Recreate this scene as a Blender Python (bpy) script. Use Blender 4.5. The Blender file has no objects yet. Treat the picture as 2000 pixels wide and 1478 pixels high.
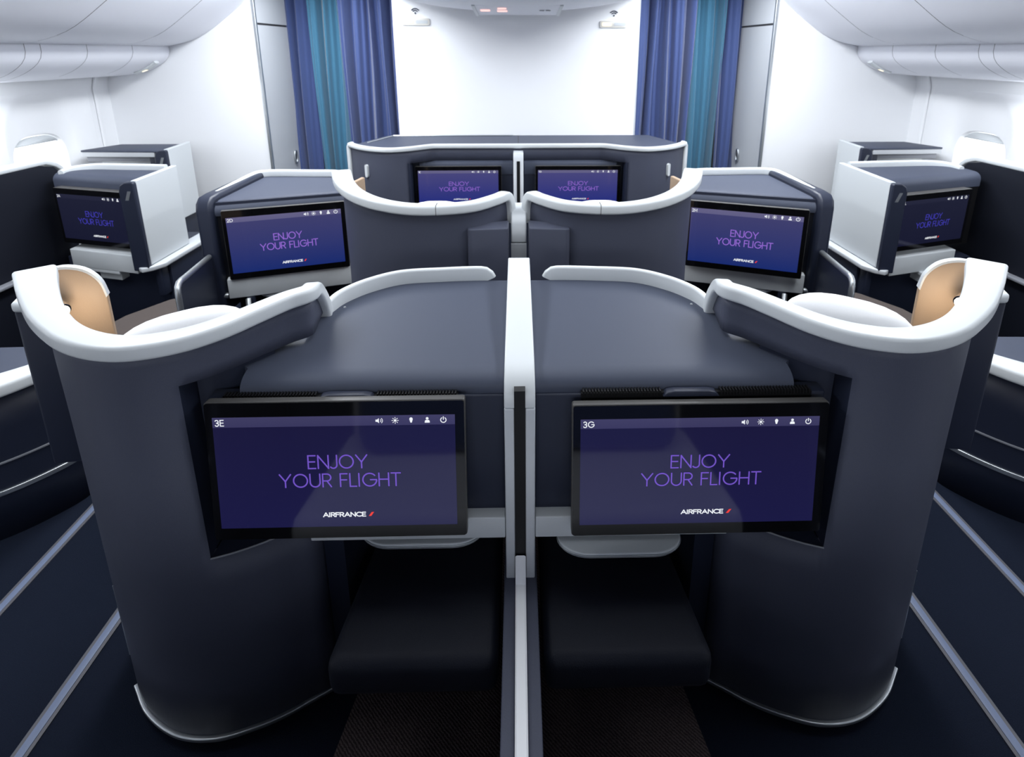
import bpy, bmesh, math, random
from mathutils import Vector, Matrix
random.seed(4)
R = math.radians
SC = bpy.context.scene
COL = SC.collection

# ------------------------------------------------------------------ camera, world, lights, exposure
cd = bpy.data.cameras.new('camera')
cam = bpy.data.objects.new('camera', cd); COL.objects.link(cam)
cam.location = (0, 0, 1.70)
cam.rotation_euler = (R(90 - 15.3), 0, R(-1.2))
cd.sensor_width = 36; cd.lens = 1095 * 36 / 2000
cd.shift_x = -0.0175; cd.shift_y = -0.1695
cd.clip_start = .02
cd.dof.use_dof = True; cd.dof.focus_distance = 1.45; cd.dof.aperture_fstop = 5.0
SC.camera = cam
SC.view_settings.view_transform = 'Standard'
SC.view_settings.look = 'None'
SC.view_settings.gamma = 1
SC.view_settings.exposure = 0.0
w = bpy.data.worlds.new('daylight'); SC.world = w; w.use_nodes = True
w.node_tree.nodes['Background'].inputs[0].default_value = (.92, .96, 1, 1)
w.node_tree.nodes['Background'].inputs[1].default_value = 3.0

def area(name, loc, sx, sy, power, rot=(0, 0, 0), col=(.915, .955, 1), spread=180):
    l = bpy.data.lights.new(name, 'AREA'); l.shape = 'RECTANGLE'
    l.size = sx; l.size_y = sy; l.energy = power; l.color = col; l.spread = R(spread)
    o = bpy.data.objects.new(name, l); COL.objects.link(o)
    o.location = loc; o.rotation_euler = rot
    return o
for s in (-1, 1):
    area('aisle_ceiling_light', (s * 1.35, 3.4, 2.27), .4, 1.6, 44)
    area('aisle_ceiling_light', (s * 1.35, 1.75, 2.27), .4, 1.7, 24)
    area('aisle_ceiling_light', (s * 1.35, -4.2, 2.27), .4, 3.0, 70)
    area('sidewall_wash_light', (s * 2.72, 1.9, 1.515), .12, 2.6, 15, (0, R(s * -25), 0))
area('centre_ceiling_light', (0, 1.75, 2.28), .9, 1.5, 13)
area('centre_ceiling_light', (0, -4.2, 2.28), .9, 3.0, 110)

# ------------------------------------------------------------------ materials
def lin(c):
    return tuple(((v / 255) / 12.92 if v / 255 <= .04045 else ((v / 255 + .055) / 1.055) ** 2.4) for v in c) + (1,)
def mat(name, col, rough=.5, metal=0, spec=.5, noise=0, nscale=300, bump=0, bscale=400, coat=0, sheen=0):
    m = bpy.data.materials.new(name); m.use_nodes = True
    nt = m.node_tree; b = nt.nodes['Principled BSDF']
    c = col if len(col) == 4 else tuple(col) + (1,)
    b.inputs['Base Color'].default_value = c
    b.inputs['Roughness'].default_value = rough
    b.inputs['Metallic'].default_value = metal
    b.inputs['Specular IOR Level'].default_value = spec
    b.inputs['Coat Weight'].default_value = coat
    if sheen: b.inputs['Sheen Weight'].default_value = sheen
    tc = None
    if noise or bump:
        tc = nt.nodes.new('ShaderNodeTexCoord')
    if noise:
        n = nt.nodes.new('ShaderNodeTexNoise'); n.inputs['Scale'].default_value = nscale; n.inputs['Detail'].default_value = 4
        nt.links.new(tc.outputs['Object'], n.inputs['Vector'])
        mx = nt.nodes.new('ShaderNodeMix'); mx.data_type = 'RGBA'
        mx.inputs[6].default_value = tuple(v * (1 - noise) for v in c[:3]) + (1,)
        mx.inputs[7].default_value = tuple(min(1, v * (1 + noise)) for v in c[:3]) + (1,)
        nt.links.new(n.outputs['Fac'], mx.inputs[0]); nt.links.new(mx.outputs[2], b.inputs['Base Color'])
    if bump:
        n2 = nt.nodes.new('ShaderNodeTexNoise'); n2.inputs['Scale'].default_value = bscale; n2.inputs['Detail'].default_value = 3
        nt.links.new(tc.outputs['Object'], n2.inputs['Vector'])
        bp = nt.nodes.new('ShaderNodeBump'); bp.inputs['Strength'].default_value = bump; bp.inputs['Distance'].default_value = .002
        nt.links.new(n2.outputs['Fac'], bp.inputs['Height']); nt.links.new(bp.outputs['Normal'], b.inputs['Normal'])
    return m
def emit(name, col, strength=1):
    m = bpy.data.materials.new(name); m.use_nodes = True
    b = m.node_tree.nodes['Principled BSDF']
    b.inputs['Base Color'].default_value = (0, 0, 0, 1); b.inputs['Roughness'].default_value = .3
    b.inputs['Emission Color'].default_value = lin(col); b.inputs['Emission Strength'].default_value = strength
    return m
M = {}
M['shell'] = mat('grained_navy_grey_shell', (.066, .073, .107), .48, spec=.3, noise=.12, nscale=500, bump=.25, bscale=900)
M['table'] = mat('satin_navy_grey_top', (.060, .070, .103), .56, spec=.25, bump=.1, bscale=900)
M['navy'] = mat('dark_navy_plastic', (.017, .022, .042), .42, spec=.4, bump=.1, bscale=700)
M['navyfab'] = mat('dark_navy_leather', (.008, .010, .018), .6, spec=.25, bump=.3, bscale=350)
M['white'] = mat('white_trim_plastic', (.65, .68, .695), .35, spec=.4)
M['wall'] = mat('white_wall_laminate', (.90, .91, .93), .55, spec=.3, bump=.04, bscale=500)
M['ceil'] = mat('grey_ceiling_panel', (.34, .35, .37), .6)
M['bin'] = mat('pale_bin_plastic', (.87, .88, .94), .5, spec=.35)
M['grey'] = mat('light_grey_plastic', (.58, .61, .63), .45, spec=.4)
M['silver'] = mat('satin_silver', (.55, .58, .60), .32, metal=.85)
M['post'] = mat('silver_grey_paint', (.62, .65, .68), .4, metal=.1)
M['chrome'] = mat('chrome', (.8, .8, .8), .12, metal=1)
M['black'] = mat('black_plastic', (.008, .008, .009), .35, spec=.4)
M['bezel'] = mat('black_bezel_glass', (.004, .004, .005), .06, spec=.5)
M['bezeledge'] = mat('black_bezel_edge', (.07, .068, .066), .4, spec=.5)
M['pillow'] = mat('white_pillow_cotton', (.95, .95, .96), .8, bump=.15, bscale=60, sheen=.2)
M['beige'] = mat('beige_leather', (.47, .33, .22), .55, bump=.25, bscale=500)
M['brown'] = mat('brown_fabric', (.075, .058, .052), .85, noise=.3, nscale=260, bump=.5, bscale=400)
M['curtain'] = mat('navy_curtain_cloth', (.050, .082, .23), .75, bump=.3, bscale=500, sheen=.3)
M['teal'] = mat('teal_curtain_cloth', (.05, .18, .29), .8, noise=.2, nscale=500, bump=.3, bscale=500, sheen=.3)
M['seatgrey'] = mat('mid_grey_seat_cloth', (.82, .84, .88), .8, bump=.3, bscale=400)
M['closet'] = mat('grey_closet_laminate', (.52, .54, .57), .5, spec=.35)
M['gap'] = mat('dark_joint', (.03, .03, .035), .7)
M['trackblue'] = mat('blue_grey_track_cover', (.16, .20, .31), .5)
M['trackedge'] = mat('grey_track_edge', (.10, .10, .115), .5)
M['textwhite'] = emit('screen_white', (240, 244, 250), 1)
M['textpurple'] = emit('screen_purple', (112, 82, 195), 1)
M['textpurple_far'] = emit('screen_purple_far', (146, 104, 208), 1)
M['textblue'] = emit('screen_blue', (62, 58, 170), 1)
M['textred'] = emit('screen_red', (235, 62, 52), 1)
M['lamplit'] = emit('lit_bulb', (255, 236, 205), 6)
M['warmlit'] = emit('lit_sign_warm', (255, 246, 222), 1.3)
M['redlit'] = emit('lit_sign_red', (255, 205, 200), 1.1)
M['ink'] = mat('dark_print', (.05, .06, .09), .6)
M['greyprint'] = mat('grey_print', (.22, .23, .26), .6)

def carpet(name, c1, c2, scale, weave=False):
    m = mat(name, c1, .95, spec=.1); nt = m.node_tree; b = nt.nodes['Principled BSDF']
    tc = nt.nodes.new('ShaderNodeTexCoord')
    n = nt.nodes.new('ShaderNodeTexNoise'); n.inputs['Scale'].default_value = scale; n.inputs['Detail'].default_value = 6
    nt.links.new(tc.outputs['Object'], n.inputs['Vector'])
    f = n.outputs['Fac']
    if weave:
        wv = nt.nodes.new('ShaderNodeTexWave'); wv.bands_direction = 'DIAGONAL'; wv.inputs['Scale'].default_value = 62
        wv.inputs['Distortion'].default_value = 3; wv.inputs['Detail'].default_value = 2; wv.inputs['Detail Scale'].default_value = 4
        nt.links.new(tc.outputs['Object'], wv.inputs['Vector'])
        mm = nt.nodes.new('ShaderNodeMath'); mm.operation = 'MULTIPLY'
        nt.links.new(f, mm.inputs[0]); nt.links.new(wv.outputs['Fac'], mm.inputs[1]); f = mm.outputs[0]
    mx = nt.nodes.new('ShaderNodeMix'); mx.data_type = 'RGBA'
    mx.inputs[6].default_value = c1 + (1,); mx.inputs[7].default_value = c2 + (1,)
    nt.links.new(f, mx.inputs[0]); nt.links.new(mx.outputs[2], b.inputs['Base Color'])
    bp = nt.nodes.new('ShaderNodeBump'); bp.inputs['Strength'].default_value = .6; bp.inputs['Distance'].default_value = .004
    nt.links.new(f, bp.inputs['Height']); nt.links.new(bp.outputs['Normal'], b.inputs['Normal'])
    return m
M['carpet'] = carpet('navy_aisle_carpet', (.004, .006, .013), (.014, .020, .038), 420)
M['mat'] = carpet('brown_woven_carpet', (.04, .031, .033), (.21, .165, .165), 300, True)

def screenmat(name, top, bottom, strength):
    m = mat(name, (.004, .004, .006), .06, spec=.5); nt = m.node_tree; b = nt.nodes['Principled BSDF']
    tc = nt.nodes.new('ShaderNodeTexCoord'); sp = nt.nodes.new('ShaderNodeSeparateXYZ')
    nt.links.new(tc.outputs['Generated'], sp.inputs[0])
    rp = nt.nodes.new('ShaderNodeValToRGB')
    rp.color_ramp.elements[0].position = 0; rp.color_ramp.elements[0].color = lin(bottom)
    rp.color_ramp.elements[1].position = 1; rp.color_ramp.elements[1].color = lin(top)
    nt.links.new(sp.outputs['Z'], rp.inputs['Fac'])
    nt.links.new(rp.outputs['Color'], b.inputs['Emission Color']); b.inputs['Emission Strength'].default_value = strength
    return m
M['scr_near'] = screenmat('screen_glow_near', (24, 22, 58), (25, 24, 66), 1)
M['scr_mid'] = screenmat('screen_glow_reflection_mid', (62, 62, 108), (24, 42, 108), 1)  # screen glow, with a pale seat's reflection put into the lighter top
M['scr_far'] = screenmat('screen_glow_far', (70, 68, 122), (34, 44, 122), 1)
M['scr_side'] = screenmat('screen_glow_side', (26, 28, 48), (20, 22, 44), 1)
M['hdr_near'] = screenmat('screen_header_near', (62, 60, 96), (56, 54, 92), 1)
M['hdr_mid'] = screenmat('screen_header_mid', (100, 96, 132), (94, 92, 130), 1)
M['hdr_side'] = screenmat('screen_header_side', (34, 36, 56), (32, 34, 54), 1)
g = bpy.data.materials.new('window_glass'); g.use_nodes = True
gb = g.node_tree.nodes['Principled BSDF']; gb.inputs['Transmission Weight'].default_value = 1; gb.inputs['Roughness'].default_value = 0
gb.inputs['IOR'].default_value = 1.05; M['glass'] = g

# ------------------------------------------------------------------ object helpers
def tag(o, label=None, cat=None, group=None, kind=None):
    if label: o['label'] = label
    if cat: o['category'] = cat
    if group: o['group'] = group
    if kind: o['kind'] = kind
    return o
def thing(name, loc, label, cat, group=None, rz=0):
    o = bpy.data.objects.new(name, None); COL.objects.link(o); o.empty_display_size = .05
    o.location = loc; o.rotation_euler = (0, 0, rz)
    return tag(o, label, cat, group)
def rootloc(p):
    while p.parent: p = p.parent
    return Vector(p.location)
def obj(name, bm, m, parent=None, local=False, smooth=40, bevel=0, solid=0, label=None, origin=None):
    if parent is not None and not local:
        bmesh.ops.translate(bm, verts=bm.verts, vec=-rootloc(parent))
    if origin is not None:
        bmesh.ops.translate(bm, verts=bm.verts, vec=-Vector(origin))
    bmesh.ops.recalc_face_normals(bm, faces=bm.faces)
    me = bpy.data.meshes.new(name); bm.to_mesh(me); bm.free()
    if smooth:
        for p in me.polygons: p.use_smooth = True
        try: me.set_sharp_from_angle(angle=R(smooth))
        except Exception: pass
    o = bpy.data.objects.new(name, me); COL.objects.link(o)
    me.materials.append(M[m] if isinstance(m, str) else m)
    if parent is not None: o.parent = parent
    if origin is not None: o.location = origin
    if solid:
        md = o.modifiers.new('thickness', 'SOLIDIFY'); md.thickness = solid; md.offset = -1
    if bevel:
        md = o.modifiers.new('bevel', 'BEVEL'); md.width = bevel; md.segments = 3; md.limit_method = 'ANGLE'; md.angle_limit = R(40)
    if label: o['label'] = label
    return o
def struct(name, bm, m, **k):
    return tag(obj(name, bm, m, **k), kind='structure')
def new(): return bmesh.new()
def box(bm, x0, x1, y0, y1, z0, z1):
    v = [bm.verts.new(p) for p in ((x0, y0, z0), (x1, y0, z0), (x1, y1, z0), (x0, y1, z0), (x0, y0, z1), (x1, y0, z1), (x1, y1, z1), (x0, y1, z1))]
    for f in ((0, 3, 2, 1), (4, 5, 6, 7), (0, 1, 5, 4), (1, 2, 6, 5), (2, 3, 7, 6), (3, 0, 4, 7)): bm.faces.new([v[i] for i in f])
    return bm
def rbox(x0, x1, y0, y1, z0, z1, r=.01, seg=3):
    bm = box(new(), min(x0, x1), max(x0, x1), y0, y1, z0, z1)
    if r: bmesh.ops.bevel(bm, geom=bm.edges[:], offset=r, segments=seg, affect='EDGES', profile=.5)
    return bm
def prism(pts, z0, z1, bm=None, r=0):
    bm = bm or new()
    a = [bm.verts.new((p[0], p[1], z0)) for p in pts]; b = [bm.verts.new((p[0], p[1], z1)) for p in pts]
    n = len(pts); bm.faces.new(a[::-1]); bm.faces.new(b)
    for i in range(n): bm.faces.new((a[i], a[(i + 1) % n], b[(i + 1) % n], b[i]))
    if r: bmesh.ops.bevel(bm, geom=bm.edges[:], offset=r, segments=3, affect='EDGES', profile=.5)
    return bm
def xzprism(pts, y0, y1, bm=None, r=0):           # polygon in x,z extruded along y
    bm = bm or new()
    a = [bm.verts.new((p[0], y0, p[1])) for p in pts]; b = [bm.verts.new((p[0], y1, p[1])) for p in pts]
    n = len(pts); bm.faces.new(a); bm.faces.new(b[::-1])
    for i in range(n): bm.faces.new((a[i], b[i], b[(i + 1) % n], a[(i + 1) % n]))
    if r: bmesh.ops.bevel(bm, geom=bm.edges[:], offset=r, segments=3, affect='EDGES', profile=.5)
    return bm
def yzprism(pts, x0, x1, bm=None, r=0):           # polygon in y,z extruded along x
    bm = bm or new()
    a = [bm.verts.new((x0, p[0], p[1])) for p in pts]; b = [bm.verts.new((x1, p[0], p[1])) for p in pts]
    n = len(pts); bm.faces.new(a); bm.faces.new(b[::-1])
    for i in range(n): bm.faces.new((a[i], b[i], b[(i + 1) % n], a[(i + 1) % n]))
    if r: bmesh.ops.bevel(bm, geom=bm.edges[:], offset=r, segments=3, affect='EDGES', profile=.5)
    return bm
def loft(rows, bm=None, closed=False, skip=None):
    bm = bm or new()
    V = [[bm.verts.new(p) for p in r] for r in rows]
    n = len(rows[0])
    for i in range(len(rows) - 1):
        for j in range(n if closed else n - 1):
            if skip and skip(i, j): continue
            k = (j + 1) % n
            bm.faces.new((V[i][j], V[i][k], V[i + 1][k], V[i + 1][j]))
    return bm, V
def cr(pts, n):                                    # Catmull-Rom through pts, n samples, even in arc length
    P = [Vector(p) for p in pts]; P = [2 * P[0] - P[1]] + P + [2 * P[-1] - P[-2]]
    out = []
    for i in range(1, len(P) - 2):
        p0, p1, p2, p3 = P[i - 1:i + 3]
        for k in range(24):
            t = k / 24
            out.append(.5 * ((2 * p1) + (p2 - p0) * t + (2 * p0 - 5 * p1 + 4 * p2 - p3) * t * t + (3 * p1 - p0 - 3 * p2 + p3) * t ** 3))
    out.append(P[-2])
    L = [0]
    for a, b in zip(out, out[1:]): L.append(L[-1] + (b - a).length)
    res = []; j = 0
    for k in range(n):
        d = L[-1] * k / (n - 1)
        while j < len(L) - 2 and L[j + 1] < d: j += 1
        t = (d - L[j]) / max(1e-9, L[j + 1] - L[j]); res.append(out[j].lerp(out[j + 1], min(1, max(0, t))))
    return res
def rrect(wd, h, r, seg=4):
    pts = []
    for cx, cy, a in ((wd / 2 - r, h / 2 - r, 0), (-wd / 2 + r, h / 2 - r, 90), (-wd / 2 + r, -h / 2 + r, 180), (wd / 2 - r, -h / 2 + r, 270)):
        for k in range(seg + 1): pts.append((cx + r * math.cos(R(a + 90 * k / seg)), cy + r * math.sin(R(a + 90 * k / seg))))
    return pts
def sweep(path, widths, h, r, bm=None, side0=None):
    """rounded bar along a path; its width stays level, its height follows the path"""
    bm = bm or new(); rows = []; n = len(path); side = side0
    for i, p in enumerate(path):
        t = (path[min(i + 1, n - 1)] - path[max(i - 1, 0)]).normalized()
        hz = Vector((t.x, t.y, 0))
        if hz.length > .35 or side is None:
            side = Vector((-hz.y, hz.x, 0)).normalized()
        up = t.cross(side); up = up if up.z >= -0.2 and side is not None else up
        wd = widths[i] if isinstance(widths, list) else widths
        rows.append([p + side * a + up * b * -1 for a, b in rrect(wd, h, min(r, wd / 2 - .001, h / 2 - .001))])
    bm, V = loft(rows, bm, closed=True)
    bm.faces.new(V[0]); bm.faces.new(V[-1][::-1])
    return bm
def tube(path, rad, bm=None, seg=10, caps=True):
    bm = bm or new(); rows = []; n = len(path); ref = None
    for i, p in enumerate(path):
        t = (Vector(path[min(i + 1, n - 1)]) - Vector(path[max(i - 1, 0)])).normalized()
        if ref is None:
            ref = t.orthogonal().normalized()
        ref = (ref - t * ref.dot(t)).normalized(); b = t.cross(ref)
        rows.append([Vector(p) + rad * (ref * math.cos(2 * math.pi * k / seg) + b * math.sin(2 * math.pi * k / seg)) for k in range(seg)])
    bm, V = loft(rows, bm, closed=True)
    if caps: bm.faces.new(V[0]); bm.faces.new(V[-1][::-1])
    return bm
def lathe(profile, origin, axis=(0, 0, 1), bm=None, seg=20):
    bm = bm or new(); ax = Vector(axis).normalized(); u = ax.orthogonal().normalized(); v = ax.cross(u); O = Vector(origin)
    rows = [[O + ax * h + r * (u * math.cos(2 * math.pi * k / seg) + v * math.sin(2 * math.pi * k / seg)) for k in range(seg)] for r, h in profile]
    bm, V = loft(rows, bm, closed=True)
    bm.faces.new(V[0]); bm.faces.new(V[-1][::-1])
    return bm
def ell(c, rx, ry, rz, pw=2.0, rot=None, nu=28, nv=16):
    bm = new(); rows = []
    sg = lambda v, e: math.copysign(abs(v) ** e, v)
    e = 2 / pw
    for i in range(nv + 1):
        a = -math.pi / 2 + math.pi * i / nv
        rows.append([Vector((rx * max(.02, abs(math.cos(a)) ** e) * sg(math.cos(2 * math.pi * j / nu), e), ry * max(.02, abs(math.cos(a)) ** e) * sg(math.sin(2 * math.pi * j / nu), e), rz * sg(math.sin(a), e))) for j in range(nu)])
    bm, V = loft(rows, bm, closed=True); bm.faces.new(V[0]); bm.faces.new(V[-1])
    if rot: bmesh.ops.rotate(bm, cent=(0, 0, 0), matrix=rot, verts=bm.verts)
    bmesh.ops.translate(bm, verts=bm.verts, vec=c)
    return bm
def mirror(bm, s):
    """s=-1 leaves the left-hand shape, s=+1 mirrors it to the right of the centre line"""
    if s > 0:
        for v in bm.verts: v.co.x = -v.co.x
    return bm
SIDE = {-1: 'left', 1: 'right'}

# ------------------------------------------------------------------ room shell
YF = 4.25                                           # front partitions
struct('floor', rbox(-3.05, 3.05, -7, 5.1, -.06, 0, 0), 'carpet')
struct('wall_back', rbox(-3.1, 3.1, -7.06, -7, 0, 2.4, 0), 'curtain')
struct('wall_front', rbox(-.89, .87, YF - .03, YF + .05, 0, 2.4, .004), 'wall')
bm = rbox(-3.1, -.86, 5.04, 5.1, 0, 2.4, 0); box(bm, .86, 3.1, 5.04, 5.1, 0, 2.4); box(bm, -.9, .9, YF + .06, YF + .1, 0, 2.4)
struct('wall_front_galley', bm, 'closet')
for s in (-1, 1):
    n = SIDE[s]
    struct('wall_front_' + n, mirror(rbox(-3.04, -1.885, YF, YF + .06, 0, 2.4, .003), s), 'wall')
    # curved sidewall, open where the window panel sits
    prof = [(-2.93, 0), (-2.98, .4), (-3.0, .8), (-3.0, 1.45), (-2.975, 1.535)]
    ys = [-7, 3.12, 4.04, YF]
    bm, V = loft([[(x, y, z) for x, z in prof] for y in ys], skip=lambda i, j: i == 1 and j == 2)
    struct('wall_' + n, mirror(bm, s), 'wall')
    b2 = rbox(-3.12, -3.08, -7, 5.1, 1.47, 2.36, 0); box(b2, -3.12, -3.08, 4.2, 5.1, 0, 1.47)
    struct('wall_%s_upper' % n, mirror(b2, s), 'wall')
    for k, yy in enumerate((2.98, 4.1)):
        path = [Vector((x + .008, yy, z)) for x, z in prof[1:]]
        struct('trim_%d' % (10 + k + (s > 0) * 2), mirror(sweep(path, .03, .012, .004, side0=Vector((0, 1, 0))), s), 'wall')
    # window panel: arched dish with a rounded opening, pane and blind
    yc, zc = 3.62, 1.0
    def ring(x, hw, hh, pw, zo=0, n=64):
        e = 2 / pw; cs = lambda v: math.copysign(abs(v) ** e, v)
        return [(x, yc + hw * cs(math.cos(2 * math.pi * k / n)), zc + zo + hh * cs(math.sin(2 * math.pi * k / n))) for k in range(n)]
    arch = ring(-3.0, .30, .44, 3.4)
    outer = []
    for x, y, z in arch:                               # project the arch onto the rectangular cut-out
        dy, dz = y - yc, z - zc
        ty = ((4.04 - yc) if dy > 0 else (yc - 3.12)) / max(1e-6, abs(dy)); tz = ((1.45 - zc) if dz > 0 else (zc - .8)) / max(1e-6, abs(dz))
        q = min(ty, tz); outer.append((-3.0, yc + dy * q, zc + dz * q))
    for cy_ in (3.12, 4.04):
        for cz_ in (.8, 1.45):
            k = min(range(64), key=lambda q: (outer[q][1] - cy_) ** 2 + (outer[q][2] - cz_) ** 2); outer[k] = (-3.0, cy_, cz_)
    arch = [(x, y, max(z, .80)) for x, y, z in arch]
    inner = ring(-3.03, .26, .40, 3.2, -.0)
    rows = [outer, arch, [(x, y, max(z, .805)) for x, y, z in inner], ring(-3.05, .225, .215, 3.0, -.01), ring(-3.056, .21, .20, 3.0, -.01), ring(-3.09, .20, .19, 3.0, -.01)]
    bm, V = loft(rows, closed=True)
    win = struct('window_%d' % (1 if s < 0 else 2), mirror(bm, s), 'wall')
    bm = new(); bm.faces.new([bm.verts.new((-3.088, p[1], p[2])) for p in rows[5]])
    obj('pane', mirror(bm, s), 'glass', win, local=True)
    top = sorted([p for p in rows[5] if p[2] > 1.13], key=lambda p: p[1])
    bm = new(); bm.faces.new([bm.verts.new((-3.075, p[1], p[2])) for p in top])
    obj('blind', mirror(bm, s), 'grey', win, local=True, solid=.004)
    # closet with seam and latch
    cl = struct('door_%d' % (1 if s < 0 else 2), mirror(prism([(-1.87, YF + .01), (-1.835, 4.78), (-1.89, 4.78), (-1.92, YF + .07)], 0, 1.885), s), 'closet')
    obj('upper_panel', mirror(prism([(-1.87, YF + .01), (-1.835, 4.78), (-1.89, 4.78), (-1.92, YF + .07)], 1.90, 2.4), s), 'closet', cl, local=True)
    obj('joint', mirror(prism([(-1.875, YF + .015), (-1.84, 4.78), (-1.89, 4.78), (-1.92, YF + .07)], 1.885, 1.90), s), 'gap', cl, local=True)
    obj('edge_strip', mirror(prism([(-1.885, YF - .012), (-1.866, YF - .012), (-1.866, YF + .012), (-1.885, YF + .012)], 0, 2.4, r=.003), s), 'silver', cl, local=True)
    ring = [Vector((-1.838, 4.62 + .025 * math.cos(a), .86 + .05 * math.sin(a))) for a in [2 * math.pi * k / 24 for k in range(25)]]
    lt = obj('latch', mirror(tube(ring, .008), s), 'silver', cl, local=True)
    obj('latch_cup', mirror(lathe([(.001, 0), (.022, 0), (.022, .004), (.001, .004)], (-1.843, 4.62, .86), (1, 0, 0)), s), 'gap', lt, local=True)
    # seat tracks in the aisle carpet
    for q, xx in enumerate((-1.255, -1.645)):
        tr = struct('trim_%d' % (1 + q + (s > 0) * 2), mirror(rbox(xx - .011, xx + .011, -6.9, 4.2, -.002, .005, .002, 2), s), 'trackblue')
        b2 = rbox(xx - .021, xx - .011, -6.9, 4.2, -.002, .003, 0); box(b2, xx + .011, xx + .021, -6.9, 4.2, -.002, .003)
        obj('edge', mirror(b2, s), 'trackedge', tr, local=True)
struct('ceiling', rbox(-3.05, 3.05, -7, 5.1, 2.3, 2.36, 0), 'ceil')

# ------------------------------------------------------------------ overhead bins and service panels
prof_bin = [(-2.505, 1.738), (-2.38, 1.765), (-2.25, 1.816), (-2.09, 1.923), (-1.92, 2.055), (-1.80, 2.2), (-1.77, 2.298)]
prof_psu = [(-2.955, 1.527), (-2.9, 1.53), (-2.76, 1.545), (-2.64, 1.58), (-2.55, 1.635), (-2.515, 1.69), (-2.515, 1.765)]
def arcprof(p, n=18): return [(v.x, v.z) for v in cr([(x, 0, z) for x, z in p], n)]
pos = {0: 'nearest the camera', 1: 'second from the partition', 2: 'at the front against the white partition'}
for s in (-1, 1):
    for k, (y0, y1) in enumerate(((-6.9, 3.02), (3.02, 3.76), (3.76, YF))):
        t = thing('overhead_bin', (s * 2.1, (y0 + y1) / 2, 1.9), 'pale %s side overhead bin with curved door, %s' % (SIDE[s], pos[k]), 'overhead bin', 'overhead bins on the %s side' % SIDE[s])
        p = arcprof(prof_bin)
        g = .0022
        rows = [[(x, y, z) for x, z in p] for y in (y0 + g, y1 - g)]
        bm, V = loft(rows)
        obj('bin_door', mirror(bm, s), 'bin', t)
        bm = xzprism([(-2.50, 1.80), (-2.05, 2.02), (-1.82, 2.29), (-2.9, 2.29), (-2.95, 1.80)], y0 + .006, y1 - .006)
        obj('bin_body', mirror(bm, s), 'gap', t)
    segs = (-6.9, 2.75, 3.02, 3.12, 3.45, 3.85, YF)
    nm = ['nearest the camera', 'second narrow one behind the near seam', 'third, a slim filler strip', 'fourth, above the window', 'fifth, before the last joint', 'last one at the white partition, with lit sign']
    for k in range(6):
        y0, y1 = segs[k], segs[k + 1]
        t = thing('service_panel', (s * 2.7, (y0 + y1) / 2, 1.6), 'curved service panel under %s bins, %s' % (SIDE[s], nm[k]), 'service panel', 'service panels under the %s bins' % SIDE[s])
        p = arcprof(prof_psu)
        bm, V = loft([[(x, y, z) for x, z in p] for y in (y0 + .0016, y1 - .0016)])
        obj('panel', mirror(bm, s), 'bin', t)
        bm = xzprism([(-2.94, 1.545), (-2.76, 1.56), (-2.64, 1.597), (-2.56, 1.65), (-2.53, 1.70), (-2.53, 1.755), (-2.94, 1.755)], y0 - .001, y1 + .001)
        obj('panel_backing', mirror(bm, s), 'gap', t)
        if k == 5:
            d = Vector((-.0, 0, 0))
            path = cr([(-2.545, 4.13, 1.628), (-2.60, 4.13, 1.592), (-2.70, 4.13, 1.553)], 10)
            hs = obj('sign_housing', mirror(sweep(path, .05, .02, .009), s), 'white', t)
            path = cr([(-2.615, 4.12, 1.577), (-2.645, 4.12, 1.565)], 4)
            obj('lit_window', mirror(sweep(path, .022, .012, .004), s), 'warmlit', hs)
        if k == 0 and s > 0:
            obj('lamp_housing', lathe([(.001, -.03), (.055, -.03), (.062, -.02), (.062, .0), (.05, .012), (.035, .012), (.03, .0), (.001, 0)], (2.60, 2.60, 1.60), (-.75, 0, -.66)), 'white', t)
# centre bin
cp = [(-1.0, 2.298), (-.97, 2.15), (-.88, 2.075), (-.6, 2.01), (-.3, 1.975), (0, 1.968), (.3, 1.975), (.6, 2.01), (.88, 2.075), (.97, 2.15), (1.0, 2.298)]
t = thing('overhead_bin', (0, 2, 2.1), 'pale curved centre ceiling bin in front of the white front wall', 'overhead bin')
p = [(v.x, v.z) for v in cr([(x, 0, z) for x, z in cp], 40)]
bm, V = loft([[(x, y, z) for x, z in p] for y in (2.95, 4.1)])
for r in V: bm.faces.new(r)
obj('bin_shell', bm, 'bin', t)
# sign box hanging under it
t = thing('cabin_sign', (0, 3.72, 1.96), 'white ceiling sign box with lit no smoking and seat belt symbols', 'sign')
bm = new(); loft([[(-.29, 3.59, 1.985), (.29, 3.59, 1.985), (.29, 3.99, 1.972), (-.29, 3.99, 1.972)], [(-.27, 3.60, 1.97), (.27, 3.60, 1.97), (.27, 3.98, 1.935), (-.27, 3.98, 1.935)]], bm, closed=True)
bm.verts.ensure_lookup_table(); bm.faces.new(bm.verts[4:8]); bm.faces.new(bm.verts[0:4])
obj('housing', bm, 'bin', t, bevel=.01)
for sx in (-.272, .268):
    obj('side_rail', yzprism([(3.6, 1.965), (3.98, 1.93), (3.98, 1.945), (3.6, 1.98)], sx - .008, sx + .012), 'white', t)
def underplate(x0, x1, y0, y1):                     # flat mark just under the sloping sign face
    f = lambda y: 1.9685 - (y - 3.60) * .0921 - .0035
    bm = new(); loft([[(x0, y0, f(y0)), (x1, y0, f(y0)), (x1, y1, f(y1)), (x0, y1, f(y1))], [(x0, y0, f(y0) + .002), (x1, y0, f(y0) + .002), (x1, y1, f(y1) + .002), (x0, y1, f(y1) + .002)]], bm, closed=True)
    bm.verts.ensure_lookup_table(); bm.faces.new(bm.verts[0:4]); bm.faces.new(bm.verts[4:8]); return bm
obj('no_smoking_symbol', underplate(-.235, -.175, 3.74, 3.80), 'redlit', t)
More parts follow.
